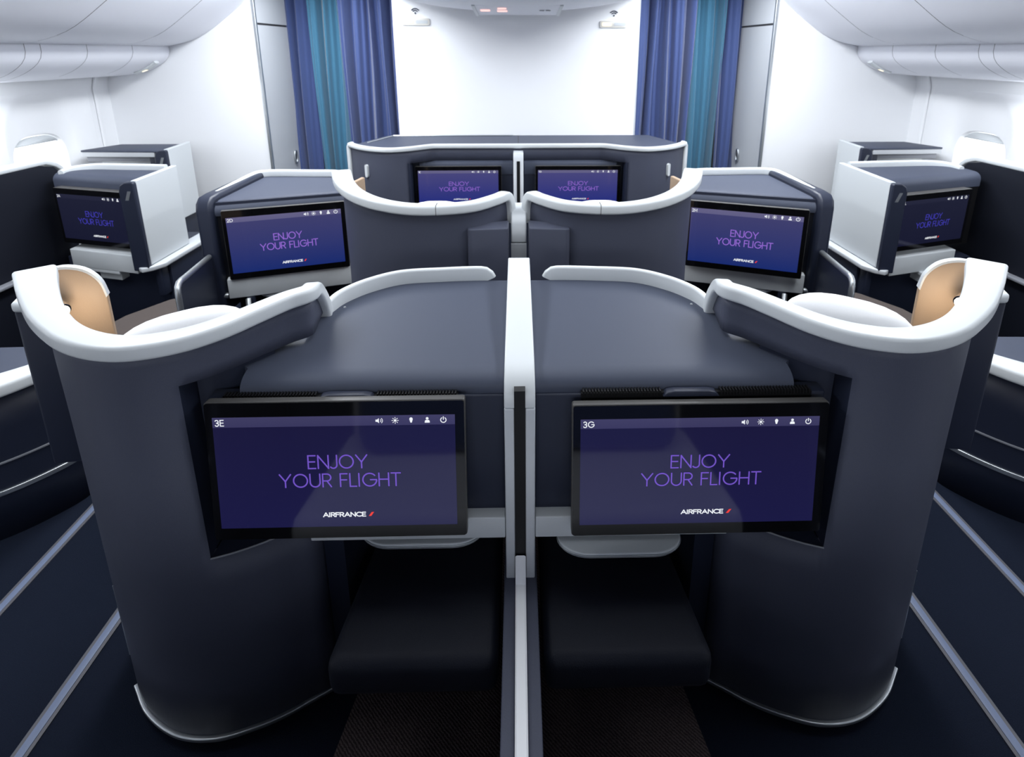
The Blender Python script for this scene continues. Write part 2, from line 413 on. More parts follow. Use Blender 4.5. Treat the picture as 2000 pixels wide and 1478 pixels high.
obj('seat_belt_symbol', underplate(-.125, -.07, 3.68, 3.72), 'redlit', t)
obj('seat_belt_symbol', underplate(-.13, -.065, 3.77, 3.82), 'redlit', t)
obj('printed_text', underplate(.14, .17, 3.76, 3.78), 'greyprint', t); obj('printed_text', underplate(.18, .21, 3.76, 3.78), 'greyprint', t)

# ------------------------------------------------------------------ marks and signs on the front wall
YW = YF - .03
for s, cx, cz in ((-1, -.727, 1.975), (1, .69, 1.96)):
    bm = new()
    for r0, r1 in ((.030, .038), (.018, .025)):
        pa = [(cx + r * math.cos(R(a)), cz - .016 + r * math.sin(R(a))) for r, seq in ((r1, range(40, 141, 10)), (r0, range(140, 39, -10))) for a in seq]
        xzprism(pa, YW - .003, YW, bm)
    pa = [(cx + .006 * math.cos(R(a)), cz - .013 + .007 * math.sin(R(a))) for a in range(0, 360, 30)]
    xzprism(pa, YW - .003, YW, bm)
    tag(obj('wifi_symbol', bm, 'ink', origin=(cx, YW, cz)), 'dark wireless symbol on the white front wall, %s of the two' % SIDE[s], 'wifi symbol')
    t = thing('call_light', (cx, YW, cz - .07), 'cream oblong call light below the wireless symbol on the %s' % SIDE[s], 'call light', None)
    obj('housing', xzprism([(cx + a, cz - .072 + b) for a, b in rrect(.20, .05, .012)], YW - .009, YW, r=.002), mat('cream_plastic', (.80, .78, .72), .4), t)
    obj('lit_lens', xzprism([(cx - .05 + a, cz - .072 + b) for a, b in rrect(.07, .026, .008)], YW - .011, YW - .008), 'warmlit', t)
    obj('lens', xzprism([(cx + .045 + a, cz - .072 + b) for a, b in rrect(.085, .022, .008)], YW - .011, YW - .008), 'white', t)

# ------------------------------------------------------------------ curtains
def fold(u, seed):
    return .040 * math.sin(u * 62 + seed) + .018 * math.sin(u * 107 + 2.1 * seed) + .008 * math.sin(u * 190 + seed)
for s in (-1, 1):
    t = thing('curtain', (s * 1.42, 4.7, 0), 'navy curtain with teal centre band hanging in the %s aisle entrance' % SIDE[s], 'curtain', 'aisle curtains')
    for nm, m, x0, x1, y0 in (('navy_panel', 'curtain', -1.90, -1.66, 4.74), ('teal_panel', 'teal', -1.67, -1.37, 4.72), ('navy_panel', 'curtain', -1.38, -.915, 4.60)):
        rows = []
        nn = int((x1 - x0) * 170)
        for zi in range(13):
            z = .02 + 2.26 * zi / 12
            rows.append([(x0 + (x1 - x0) * i / nn + .012 * math.sin(z * 2.1 + i * .11), y0 + fold((x1 - x0) * i / nn, 1.3 + s + x0 * 3) * (1.15 - .2 * z / 2.3) + .006 * math.sin(z * 3 + i * .21), z) for i in range(nn + 1)])
        bm, V = loft(rows)
        obj(nm, mirror(bm, s), m, t, smooth=80, solid=.004, label='teal band' if m == 'teal' else 'navy cloth')

# ------------------------------------------------------------------ stroke lettering
def arc(cx, cy, r, a0, a1, n=12, ry=None): return [(cx + r * math.cos(R(a0 + (a1 - a0) * k / n)), cy + (ry or r) * math.sin(R(a0 + (a1 - a0) * k / n))) for k in range(n + 1)]
GL = {
 'E': (.52, [[(.52, 0), (0, 0), (0, 1), (.52, 1)], [(0, .52), (.47, .52)]]),
 'N': (.74, [[(0, 0), (0, 1), (.74, 0), (.74, 1)]]),
 'J': (.42, [[(.42, 1), (.42, .26)] + arc(.16, .26, .26, 0, -140, 10)]),
 'O': (1.0, [arc(.5, .5, .5, 0, 360, 28)]),
 'Y': (.8, [[(0, 1), (.4, .46), (.8, 1)], [(.4, .46), (.4, 0)]]),
 'U': (.72, [[(0, 1)] + arc(.36, .36, .36, 180, 360, 14) + [(.72, 1)]]),
 'R': (.6, [[(0, 0), (0, 1), (.32, 1)] + arc(.32, .73, .27, 90, -90, 10) + [(0, .46)], [(.3, .46), (.6, 0)]]),
 'F': (.5, [[(0, 0), (0, 1), (.5, 1)], [(0, .52), (.45, .52)]]),
 'L': (.46, [[(0, 1), (0, 0), (.46, 0)]]),
 'I': (0.0, [[(0, 0), (0, 1)]]),
 'G': (.98, [arc(.5, .5, .5, 42, 352, 26) + [(.985, .5), (.56, .5)]]),
 'H': (.7, [[(0, 0), (0, 1)], [(.7, 0), (.7, 1)], [(0, .52), (.7, .52)]]),
 'T': (.66, [[(0, 1), (.66, 1)], [(.33, 1), (.33, 0)]]),
 'A': (.84, [[(0, 0), (.42, 1), (.84, 0)], [(.16, .33), (.68, .33)]]),
 'C': (.82, [arc(.5, .5, .5, 48, 312, 22)]),
 'D': (.8, [[(0, 0), (0, 1), (.3, 1)] + arc(.3, .5, .5, 90, -90, 14) + [(0, 0)]]),
 '1': (.2, [[(0, .8), (.2, 1), (.2, 0)]]),
 '2': (.56, [arc(.28, .72, .28, 165, -30, 10) + [(0, 0), (.58, 0)]]),
 '3': (.56, [arc(.27, .74, .26, 150, -90, 10) + arc(.27, .25, .28, 90, -150, 12)]),
}
def ribbon(bm, pts, wd, y):
    for (x0, z0), (x1, z1) in zip(pts, pts[1:]):
        d = Vector((x1 - x0, z1 - z0));
        if d.length < 1e-6: continue
        d.normalize(); n = Vector((-d.y, d.x)) * wd / 2; e = d * wd * .45
        q = [(x0 - e.x + n.x, z0 - e.y + n.y), (x0 - e.x - n.x, z0 - e.y - n.y), (x1 + e.x - n.x, z1 + e.y - n.y), (x1 + e.x + n.x, z1 + e.y + n.y)]
        bm.faces.new([bm.verts.new((a, y, b)) for a, b in q])
def text(bm, s, cx, cz, h, wd, y, sx=1, gap=.2, width=None, left=False):
    adv = []; x = 0
    for c in s:
        if c == ' ': x += .48; continue
        adv.append((c, x)); x += GL[c][0] + gap + (.08 if c == 'I' else 0)
    tot = x - gap
    k = (width / (tot * h)) if width else sx
    ox = cx if left else cx - tot * h * k / 2
    for c, ax in adv:
        for st in GL[c][1]: ribbon(bm, [(ox + (ax + a) * h * k, cz + (b - .5) * h) for a, b in st], wd, y)
def poly(bm, pts, y): bm.faces.new([bm.verts.new((a, y, b)) for a, b in pts])

# ------------------------------------------------------------------ seat monitors
def monitor(loc, rz, wd, h, code, style, label, depth=.024, tilt=0):
    """local frame: x to the right, z up from the lower edge, front at y=0 facing -y"""
    t = thing('seat_monitor', loc, label, 'monitor', 'seat monitors', rz)
    t.rotation_euler = (R(-tilt), 0, rz)
    bm = xzprism([(a, h / 2 + b) for a, b in rrect(wd, h, .006)], .003, depth, r=.002)
    obj('housing', bm, 'bezeledge', t, local=True)
    obj('bezel', xzprism([(a, h / 2 + b) for a, b in rrect(wd - .004, h - .004, .006)], 0, .004), 'bezel', t, local=True)
    x0, x1 = -wd / 2 + .018, wd / 2 - .022; z0, z1 = .034 * h / .37, h - .038 * h / .37
    W, Hh = x1 - x0, z1 - z0
    hd = Hh * .088
    y = -.0006
    bm = new(); poly(bm, [(x0, z0), (x1, z0), (x1, z1 - hd), (x0, z1 - hd)], y)
    sc = obj('screen', bm, 'scr_' + style, t, local=True, smooth=0, label='lit blue screen')
    bm = new(); poly(bm, [(x0, z1 - hd), (x1, z1 - hd), (x1, z1), (x0, z1)], y)
    obj('header_bar', bm, 'hdr_' + ('mid' if style == 'far' else style), sc, local=True, smooth=0)
    y = -.0014; lw = Hh * .0115 * (1.25 if style != 'near' else 1)
    X = lambda f: x0 + W * f
    Z = lambda f: z1 - Hh * f
    bm = new()
    text(bm, 'ENJOY', X(.505), Z(.405), Hh * .115, lw, y, width=W * .245)
    text(bm, 'YOUR FLIGHT', X(.512), Z(.572), Hh * .115, lw, y, width=W * .505)
    obj('welcome_text', bm, 'textblue' if style == 'side' else 'textpurple' if style == 'near' else 'textpurple_far', sc, local=True, smooth=0)
    bm = new(); text(bm, 'AIRFRANCE', X(.522), Z(.888), Hh * .036, Hh * .0088, y, width=W * .178)
    obj('airline_name', bm, 'textwhite', sc, local=True, smooth=0)
    bm = new(); a = X(.624); b = Z(.906); hh = Hh * .038
    poly(bm, [(a, b), (a + W * .011, b), (a + W * .024, b + hh), (a + W * .013, b + hh * .95)], y)
    obj('red_slash', bm, 'textred', sc, local=True, smooth=0)
    bm = new(); text(bm, code, X(.012), Z(.046), Hh * .05, Hh * .0075, y, sx=1, left=True, gap=.28)
    obj('seat_number', bm, 'textwhite', sc, local=True, smooth=0)
    # five symbols in the header
    u = Hh * (.028 if style == 'near' else .036); cz = Z(.045)
    bm = new(); cx = X(.685)
    poly(bm, [(cx - u, cz - u * .35), (cx - u * .5, cz - u * .35), (cx, cz - u * .8), (cx, cz + u * .8), (cx - u * .5, cz + u * .35), (cx - u, cz + u * .35)], y)
    for rr in (.5, .95): ribbon(bm, [(cx + u * .1 + u * rr * math.cos(R(q)), cz + u * rr * math.sin(R(q))) for q in range(-48, 49, 16)], u * .17, y)
    obj('volume_symbol', bm, 'textwhite', sc, local=True, smooth=0)
    bm = new(); cx = X(.752)
    poly(bm, [(cx + u * .4 * math.cos(R(q)), cz + u * .4 * math.sin(R(q))) for q in range(0, 360, 30)], y)
    for q in range(0, 360, 45): ribbon(bm, [(cx + u * .65 * math.cos(R(q)), cz + u * .65 * math.sin(R(q))), (cx + u * .95 * math.cos(R(q)), cz + u * .95 * math.sin(R(q)))], u * .18, y)
    obj('brightness_symbol', bm, 'textwhite', sc, local=True, smooth=0)
    bm = new(); cx = X(.818)
    poly(bm, [(cx + u * .5 * math.cos(R(q)), cz + u * .35 + u * .55 * math.sin(R(q))) for q in range(-30, 211, 20)] + [(cx - u * .2, cz - u * .75), (cx + u * .2, cz - u * .75)], y)
    obj('light_symbol', bm, 'textwhite', sc, local=True, smooth=0)
    bm = new(); cx = X(.885)
    poly(bm, [(cx + u * .42 * math.cos(R(q)), cz + u * .5 + u * .42 * math.sin(R(q))) for q in range(0, 360, 30)], y)
    poly(bm, [(cx - u * .75, cz - u * .85), (cx + u * .75, cz - u * .85), (cx + u * .7, cz - u * .25), (cx + u * .4, cz), (cx - u * .4, cz), (cx - u * .7, cz - u * .25)], y)
    obj('attendant_symbol', bm, 'textwhite', sc, local=True, smooth=0)
    bm = new(); cx = X(.952)
    ribbon(bm, [(cx + u * .8 * math.cos(R(q)), cz - u * .05 + u * .8 * math.sin(R(q))) for q in range(125, 416, 18)], u * .24, y)
    ribbon(bm, [(cx, cz + u * .1), (cx, cz + u * .95)], u * .24, y)
    obj('power_symbol', bm, 'textwhite', sc, local=True, smooth=0)
    return t

# ------------------------------------------------------------------ seat shells
def shellgrid(upper, lower, ztop, z0, recess=None, nu=60, zs=None, blend=(.5, 1.0)):
    """outer surface from the floor to just under the rim; a rectangle is left open for the monitor"""
    U = cr(upper, nu); L = cr(lower, nu)
    rows = []
    for z in zs:
        f = max(0, min(1, (z - blend[0]) / (blend[1] - blend[0]))); f = f * f * (3 - 2 * f)
        row = []
        for u, l in zip(U, L):
            zz = z if z < zs[-1] else None
            top = u.z - .018
            k = (z - z0) / (zs[-1] - z0)
            zz = z if z <= 1.0 else 1.0 + (top - 1.0) * (z - 1.0) / (zs[-1] - 1.0)
            row.append(Vector((l.x + (u.x - l.x) * f, l.y + (u.y - l.y) * f, zz)))
        rows.append(row)
    skip = None
    if recess:
        ur, za, zb = recess
        skip = lambda i, j: j >= ur and zs[i] >= za - 1e-6 and zs[i + 1] <= zb + 1e-6
    bm, V = loft(rows, skip=skip)
    return bm, rows

ZS = [.03, .2, .38, .5, .58, .68, .78, .88, .95, 1.0, 1.03, 1.06, 1.09]
def near_pod(s):
    U = [(-1.172, 1.292, 1.178), (-1.098, 1.206, 1.163), (-1.02, 1.13, 1.14), (-.925, 1.07, 1.122), (-.825, 1.05, 1.112), (-.741, 1.083, 1.105), (-.673, 1.138, 1.105), (-.615, 1.209, 1.11), (-.568, 1.268, 1.114), (-.53, 1.306, 1.115)]
    Lw = [(-1.15, 1.34, .03), (-1.095, 1.225, .03), (-1.045, 1.151, .03), (-.97, 1.083, .03), (-.87, 1.034, .03), (-.77, 1.024, .03), (-.68, 1.046, .03), (-.61, 1.075, .03), (-.56, 1.105, .03), (-.51, 1.135, .03)]
    UE = U + [(-.533, 1.355, 1.106), (-.542, 1.41, 1.066), (-.546, 1.445, 1.02)]
    LE = Lw + [(-.503, 1.20, .03), (-.50, 1.24, .03), (-.50, 1.45, .03)]
    t = thing('seat_shell', (s * .85, 1.3, 0), 'near %s seat shell, navy grey curved back with thick white rim' % SIDE[s], 'seat shell', 'seat shells')
    nu = 60
    Uc = cr(UE, nu)
    ur = min(range(nu), key=lambda i: abs(cr(LE, nu)[i].x * .45 + Uc[i].x * .55 + .724))
    bm, rows = shellgrid(UE, LE, 1.09, .03, (ur, .58, 1.0), nu, ZS)
    body = obj('shell', mirror(bm, s), 'shell', t, solid=.028)
    # recess walls behind the monitor
    i0, i1 = ZS.index(.58), ZS.index(1.0)
    bm = new()
    edge = [rows[i][ur] for i in range(i0, i1 + 1)]
    loft([edge, [Vector((p.x - .012, 1.2, p.z)) for p in edge]], bm)
    low = rows[i0][ur:]; loft([low, [Vector((p.x, max(p.y, 1.2), p.z)) for p in low]], bm)
    up = rows[i1][ur:]; loft([up, [Vector((p.x + .0, max(p.y, 1.31), p.z)) for p in up]], bm)
    loft([[Vector((x, y, z)) for x, y in ((-.74, 1.15), (-.67, 1.165), (-.60, 1.245))] for z in (.58, 1.004)], bm)
    obj('monitor_recess', mirror(bm, s), 'navy', body)
    # rim
    path = cr(UE + [(-.547, 1.458, .988)], 90)
    wd = [.084 - .024 * min(1, i / 24) - .020 * min(1, max(0, (i - 45) / 35)) for i in range(90)]
    off = []
    for i, p in enumerate(path): off.append(p)
    obj('rim', mirror(sweep(off, wd, .036, .009), s), 'white', t)
    # bottom strip
    lp = cr(Lw[2:], 50)
    obj('kick_strip', mirror(sweep([Vector((p.x, p.y - .004, .038)) for p in lp], .012, .012, .003), s), 'silver', t)
    obj('kick_strip', mirror(sweep([p + Vector((0, -.003, .03 + 0)) for p in cr([(-1.09, 1.215, .03), (-1.12, 1.27, .03), (-1.15, 1.335, .03)], 8)], .012, .012, .003), s), 'silver', t)
    obj('edge_trim', mirror(tube([(-1.075, 1.186, .10), (-1.075, 1.186, .34)], .003, seg=6), s), 'silver', t)
    # plinth below the strip, set back
    pl = [Vector((p.x * .985, p.y + .03, 0)) for p in cr(Lw, 30)]
    bm, V = loft([pl, [p + Vector((0, 0, .04)) for p in pl]]); obj('plinth', mirror(bm, s), 'black', t)
    # edge line of the recess below the monitor
    obj('recess_edge', mirror(tube([p + Vector((0, -.002, 0)) for p in rows[i0][ur:ur + 9]], .0022, seg=6), s), 'greyprint', t)
    # sliding aisle panel
    pan = prism([(-1.175, 1.318), (-1.262, 1.305), (-1.298, 1.385), (-1.225, 1.385)], .62, 1.075, r=.008)
    pn = obj('sliding_panel', mirror(pan, s), 'navy', t)
    obj('panel_cap', mirror(prism([(-1.228, 1.300), (-1.265, 1.303), (-1.300, 1.385), (-1.266, 1.388)], 1.07, 1.098, r=.01), s), 'white', pn)
    # beige lining wing inside, with reading lamp
    prof = [(0, .62), (.20, .62), (.20, 1.04), (.19, 1.085), (.165, 1.118), (.13, 1.134), (.09, 1.135), (.0, 1.115)]
    prof = prof[:2] + [(v.x, v.z) for v in cr([(q, 0, z) for q, z in prof[2:]], 22)]
    a, b = Vector((-1.335, 1.40, 0)), Vector((-1.152, 1.47, 0)); d = (b - a) / .2; nrm = Vector((d.y, -d.x, 0)).normalized()
    bm = new(); loft([[a + d * q + Vector((0, 0, z)) for q, z in prof], [a + d * q + Vector((0, 0, z)) - nrm * .018 for q, z in prof]], bm, closed=True)
    bm.verts.ensure_lookup_table(); k = len(prof); bm.faces.new(bm.verts[:k]); bm.faces.new(bm.verts[k:])
    ln = obj('lining_panel', mirror(bm, s), 'beige', t, bevel=.003, label='beige leather lining')
    tp = prof[2:]; cen = Vector((.08, 0, .9))
    bm = new(); rows = []
    for off, dep in ((-.004, .001), (.003, .001), (.003, -.020), (-.004, -.020)):
        rr_ = []
        for q, z in tp:
            v = Vector((q - .08, z - .9)).normalized() * off
            rr_.append(a + d * (q + v.x) + Vector((0, 0, z + v.y)) + nrm * dep)
        rows.append(rr_)
    rows.append(rows[0])
    loft([list(x) for x in zip(*rows)], bm)
    obj('lining_edge', mirror(bm, s), 'white', ln)
    c = Vector((-1.222, 1.385, 1.045))
    lamp = obj('reading_lamp', mirror(lathe([(.001, -.045), (.012, -.045), (.02, -.03), (.023, .0), (.023, .02), (.019, .022)], c, (.75, -.45, -.25)), s), 'chrome', t)
    obj('bulb', mirror(lathe([(.001, .0), (.0185, .0), (.0185, .024), (.001, .026)], c, (.75, -.45, -.25)), s), 'lamplit', lamp)
    pl_ = bpy.data.lights.new('reading_lamp_glow', 'POINT'); pl_.energy = .55; pl_.color = (1, .86, .68); pl_.shadow_soft_size = .015
    po = bpy.data.objects.new('reading_lamp_glow', pl_); COL.objects.link(po); cc = c + Vector((.06, -.036, -.02)); po.location = (s * -cc.x, cc.y, cc.z)
    obj('lamp_arm', mirror(tube([c + Vector((-.01, .01, -.02)), c + Vector((-.0, .02, -.06)), c + Vector((.008, .03, -.12))], .011), s), 'silver', lamp)
    obj('lamp_ring', mirror(tube([Vector((-1.212 + .012 * math.cos(q), 1.405, .972 + .018 * math.sin(q))) for q in [math.pi * k / 8 for k in range(17)]], .003, seg=6), s), 'chrome', lamp)
    # seat inside the shell
    obj('backrest', mirror(ell((-.83, 1.27, .62), .22, .08, .28, 4, Matrix.Rotation(R(-12), 3, 'X')), s), 'navyfab', t)
    obj('seat_cushion', mirror(rbox(-1.12, -.62, 1.3, 1.85, .32, .46, .04, 4), s), 'navyfab', t)
    # pillow resting on the headrest
    rot = Matrix.Rotation(R(38), 3, 'Z') @ Matrix.Rotation(R(-14), 3, 'X')
    c = (-.787, 1.212, 1.015) if s < 0 else (-.792, 1.217, 1.032)
    tag(obj('pillow', mirror(ell(Vector(c), .15, .052, .095, 2.6, rot), s), 'pillow', origin=(s * -c[0], c[1], c[2])), 'white pillow inside the near %s seat shell behind its rim' % SIDE[s], 'pillow', 'white pillows')
for s in (-1, 1): near_pod(s)

def mid_pod(s):
    U = [(-.80, 2.50, 1.165), (-.735, 2.33, 1.155), (-.66, 2.215, 1.14), (-.565, 2.15, 1.122), (-.448, 2.12, 1.108), (-.326, 2.115, 1.105), (-.19, 2.155, 1.105), (-.10, 2.235, 1.11), (-.062, 2.29, 1.112)]
    Lw = [(-.80, 2.52, .03), (-.755, 2.36, .03), (-.70, 2.24, .03), (-.60, 2.155, .03), (-.47, 2.12, .03), (-.34, 2.115, .03), (-.21, 2.13, .03), (-.12, 2.17, .03), (-.062, 2.21, .03)]
    t = thing('seat_shell', (s * .42, 2.4, 0), 'second row %s centre seat shell behind the near table' % SIDE[s], 'seat shell', 'seat shells')
    bm, rows = shellgrid(U + [(-.050, 2.310, 1.10), (-.044, 2.322, 1.06)], Lw, 1.09, .03, None, 60, ZS)
    obj('shell', mirror(bm, s), 'shell', t, solid=.028)
    path = cr(U + [(-.048, 2.312, 1.10), (-.040, 2.325, 1.06), (-.038, 2.33, .99)], 90)
    wd = [.085 - .027 * min(1, max(0, (i - 8) / 30)) - .010 * min(1, max(0, (i - 50) / 30)) for i in range(90)]
    rim = obj('rim', mirror(sweep(path, wd, .040, .010), s), 'white', t)
    k = min(range(90), key=lambda i: abs(path[i].x + .326))
    obj('rim_joint', mirror(sweep([path[k] + Vector((-.001, 0, 0)), path[k] + Vector((.0012, 0, 0))], wd[k] + .0015, .0415, .010), s), 'gap', rim)
    # raised pad low on the inner side
    obj('padded_pocket', mirror(prism([(-.205, 2.128), (-.19, 2.122), (-.042, 2.137), (-.040, 2.25), (-.205, 2.20)], .40, 1.019, r=.006), s), 'shell', t)
    obj('backrest', mirror(ell((-.40, 2.34, .62), .24, .08, .28, 4, Matrix.Rotation(R(-12), 3, 'X')), s), 'navyfab', t)
    obj('seat_cushion', mirror(rbox(-.66, -.12, 2.4, 2.95, .32, .46, .04, 4), s), 'navyfab', t)
    # lining wing and lamp just visible past the rim
    ln = obj('lining_panel', mirror(prism([(-.79, 2.50), (-.77, 2.49), (-.74, 2.66), (-.76, 2.67)], .6, 1.115, r=.006), s), 'beige', t)
    rot = Matrix.Rotation(R(-8), 3, 'X')
    tag(obj('pillow', mirror(ell(Vector((-.335, 2.222, .998)), .15, .05, .11, 2.6, rot), s), 'pillow', origin=(s * .335, 2.222, .998)), 'white pillow behind the rim of the second row %s shell' % SIDE[s], 'pillow', 'white pillows')
for s in (-1, 1): mid_pod(s)

# ------------------------------------------------------------------ near centre consoles
def near_console(s):
    t = thing('centre_console', (s * .35, 1.4, 0), 'satin navy grey table console of the near %s centre seat' % SIDE[s], 'console', 'centre consoles')
    prof = [(1.69, .93), (1.69, .984)]
    prof += [(y, .985) for y in (1.685, 1.668, 1.645, 1.605, 1.53, 1.47, 1.40, 1.31, 1.25, 1.21)]
    prof += [(1.177 - .05 * math.sin(R(a)), .955 + .03 * math.cos(R(a))) for a in (0, 15, 30, 45, 60, 75, 90)]
    prof += [(1.127, .950), (1.127, .942), (1.16, .94)]
    def xl(y):
        ks = [(1.05, -.632), (1.177, -.635), (1.21, -.67), (1.31, -.65), (1.40, -.645), (1.45, -.61), (1.47, -.545), (1.53, -.518), (1.605, -.463), (1.645, -.41), (1.668, -.373), (1.685, -.29), (1.69, -.25)]
        for (a, xa), (b, xb) in zip(ks, ks[1:]):
            if a <= y <= b: return xa + (xb - xa) * (y - a) / (b - a)
        return ks[-1][1]
    rows = []
    for y, z in prof:
        x0 = xl(y); rows.append([(x0 + (-.036 - x0) * k / 10, y, z) for k in range(11)])
    bm, V = loft(rows, closed=False)
    bm.faces.new([r[10] for r in V])
    sk = [r_[0] for r_ in V[1:-1]]; lo = [bm.verts.new((v.co.x, v.co.y, .935)) for v in sk]
    for i in range(len(sk) - 1): bm.faces.new((sk[i], sk[i + 1], lo[i + 1], lo[i]))
    bm.faces.new([V[0][0], V[0][10], V[-1][10], V[-1][0]]) if False else None
    obj('table_top', mirror(bm, s), 'table', t, smooth=35)
    # white lip along the back
    path = cr([(-.540, 1.455, .992), (-.538, 1.475, .998), (-.518, 1.535, 1.002), (-.463, 1.608, 1.004), (-.373, 1.670, 1.005), (-.24, 1.69, 1.005), (-.135, 1.698, 1.005), (-.108, 1.700, 1.000), (-.098, 1.70, .985)], 50)
    obj('back_lip', mirror(sweep(path, .020, .050, .007), s), 'white', t)
    obj('lip_screw', mirror(lathe([(.001, 0), (.004, 0), (.003, .002), (.001, .002)], (-.505, 1.50, .985)), s), 'chrome', t)
    # front face, black ribbed vent and latch
    obj('front_panel', mirror(rbox(-.705, -.036, 1.12, 1.16, .56, .945, .003), s), 'navy', t)
    bm = new()
    k = 0
    x = -.665
    while x < -.145:
        if not (-.455 < x < -.325): box(bm, x, x + .0035, 1.112, 1.13, .944, .956)
        x += .007
    box(bm, -.67, -.14, 1.114, 1.135, .93, .950)
    obj('vent_strip', mirror(bm, s), 'black', t)
    obj('latch_tab', mirror(xzprism([(-.455, .944), (-.325, .944), (-.335, .955), (-.35, .958), (-.43, .958), (-.445, .955)], 1.105, 1.125, r=.002), s), 'navy', t)
    # grey shelf and folded tray below the monitor
    obj('shelf', mirror(rbox(-.50, -.036, 1.09, 1.15, .572, .632, .003), s), 'grey', t)
    yo = 1.085 if s < 0 else 1.05
    outline = []
    for cx, cy, a0 in ((-.315, yo + .055, 180), (-.165, yo + .055, 270)):
        for q in range(9): outline.append((cx + (.075 if True else 0) * math.cos(R(a0 + 90 * q / 8)) * (1 if a0 == 180 else 1), cy + .055 * math.sin(R(a0 + 90 * q / 8))))
    outline += [(-.09, 1.3), (-.39, 1.3)]
    tr = obj('tray', mirror(prism(outline, .548, .562), s), 'grey', t, bevel=.003)
    obj('tray_edge', mirror(sweep([Vector((p[0], p[1] - .001, .556)) for p in outline[:18]], .004, .005, .0015), s), 'silver', tr)
    obj('tray_base', mirror(prism([(-.32, yo + .03), (-.15, yo + .03), (-.14, 1.3), (-.33, 1.3)], .530, .549, r=.004), s), 'greyprint', tr)
    # footwell side, so that the space under the table is enclosed
    obj('footwell_wall', mirror(prism([(-.50, 1.16), (-.45, 1.16), (-.36, 1.72), (-.40, 1.72)], 0, .93), s), 'navy', t)
    obj('footwell_end', mirror(rbox(-.40, -.036, 1.72, 1.75, 0, .93, 0), s), 'navy', t)
    # foot rest cushion
    pts = [(-.43, .915), (-.05, .915), (-.05, 1.70), (-.345, 1.70)]
    o = obj('foot_rest', mirror(prism(pts, .315, .42, r=.028), s), 'navyfab', origin=(s * .24, 1.3, .315))
    tag(o, 'dark navy padded foot rest under the near %s monitor' % SIDE[s], 'foot rest', 'foot rests')
    m_ = obj('floor_mat', mirror(prism([(-.56, .4), (-.05, .4), (-.05, 1.7), (-.36, 1.7)], .0, .010, r=.003), s), 'mat', origin=(s * .28, 1.0, 0))
    tag(m_, 'brown woven floor mat below the near %s foot rest' % SIDE[s], 'floor mat', 'floor mats')
for s in (-1, 1): near_console(s)
monitor((-.4055, 1.037, .634), R(.2), .569, .331, '3E', 'near', 'nearest monitor on the left, seat 3E, under the grey table', tilt=7)
monitor((.4055, 1.037, .628), R(.2), .577, .320, '3G', 'near', 'nearest monitor on the right, seat 3G, under the grey table', tilt=7)

# supports that carry the foot rests from the footwell end are hidden inside the consoles
# ------------------------------------------------------------------ centre dividers
t = thing('centre_divider', (0, 1.3, 0), 'near silver grey divider post between the two tables with dark slot', 'divider', 'centre dividers')
top = [(1.72, .93), (1.72, 1.052), (1.5, 1.034), (1.25, 1.012), (1.16, 1.003), (1.115, .985), (1.092, .955), (1.088, .93)]
cap = obj('cap', yzprism(top, -.035, .035), 'white', t, bevel=.004)
for x0, x1 in ((-.035, -.0125), (.0125, .035)):
    obj('post_half', yzprism([(1.088, .93), (1.088, .45), (1.5, .45), (1.5, .93)], x0, x1), 'post', t, bevel=.003)
obj('slot', yzprism([(1.0875, .46), (1.0875, .975), (1.12, .975), (1.12, .46)], -.0125, .0125), 'black', t)
lw = [(1.45, .42), (1.45, .452), (1.086, .452), (.6, .452), (-.2, .44), (-.2, 0), (1.45, 0)]
for x0, x1 in ((-.040, -.013), (.013, .040)):
    obj('lower_panel', yzprism(lw, x0, x1), 'shell', t, bevel=.003)
sp = cr([(0, 1.084, .525), (0, 1.078, .52), (0, 1.065, .495), (0, 1.05, .47), (0, .9, .466), (0, .4, .462), (0, -.2, .456)], 40)
bm = new(); rows = []
for p in sp: rows.append([Vector((a, p.y, z)) for a, z in ((-.0125, p.z - .05), (-.0125, p.z - .003), (-.009, p.z), (.009, p.z), (.0125, p.z - .003), (.0125, p.z - .05))])
bm, V = loft(rows); bm.faces.new(V[0]); bm.faces.new(V[-1]); obj('centre_strip', bm, 'wall', t)
t = thing('centre_divider', (0, 2.5, 0), 'second divider, between the second row shells', 'divider', 'centre dividers')
obj('cap', yzprism([(2.44, .92), (2.44, 1.03), (2.42, 1.05), (2.33, 1.05), (2.27, 1.03), (2.245, .99), (2.243, .92)], -.033, .033), 'post', t, bevel=.006)
obj('post_half', yzprism([(2.243, .917), (2.243, 0), (3.0, 0), (3.0, .55), (2.44, .60), (2.44, .917)], -.033, .033), 'post', t, bevel=.002)

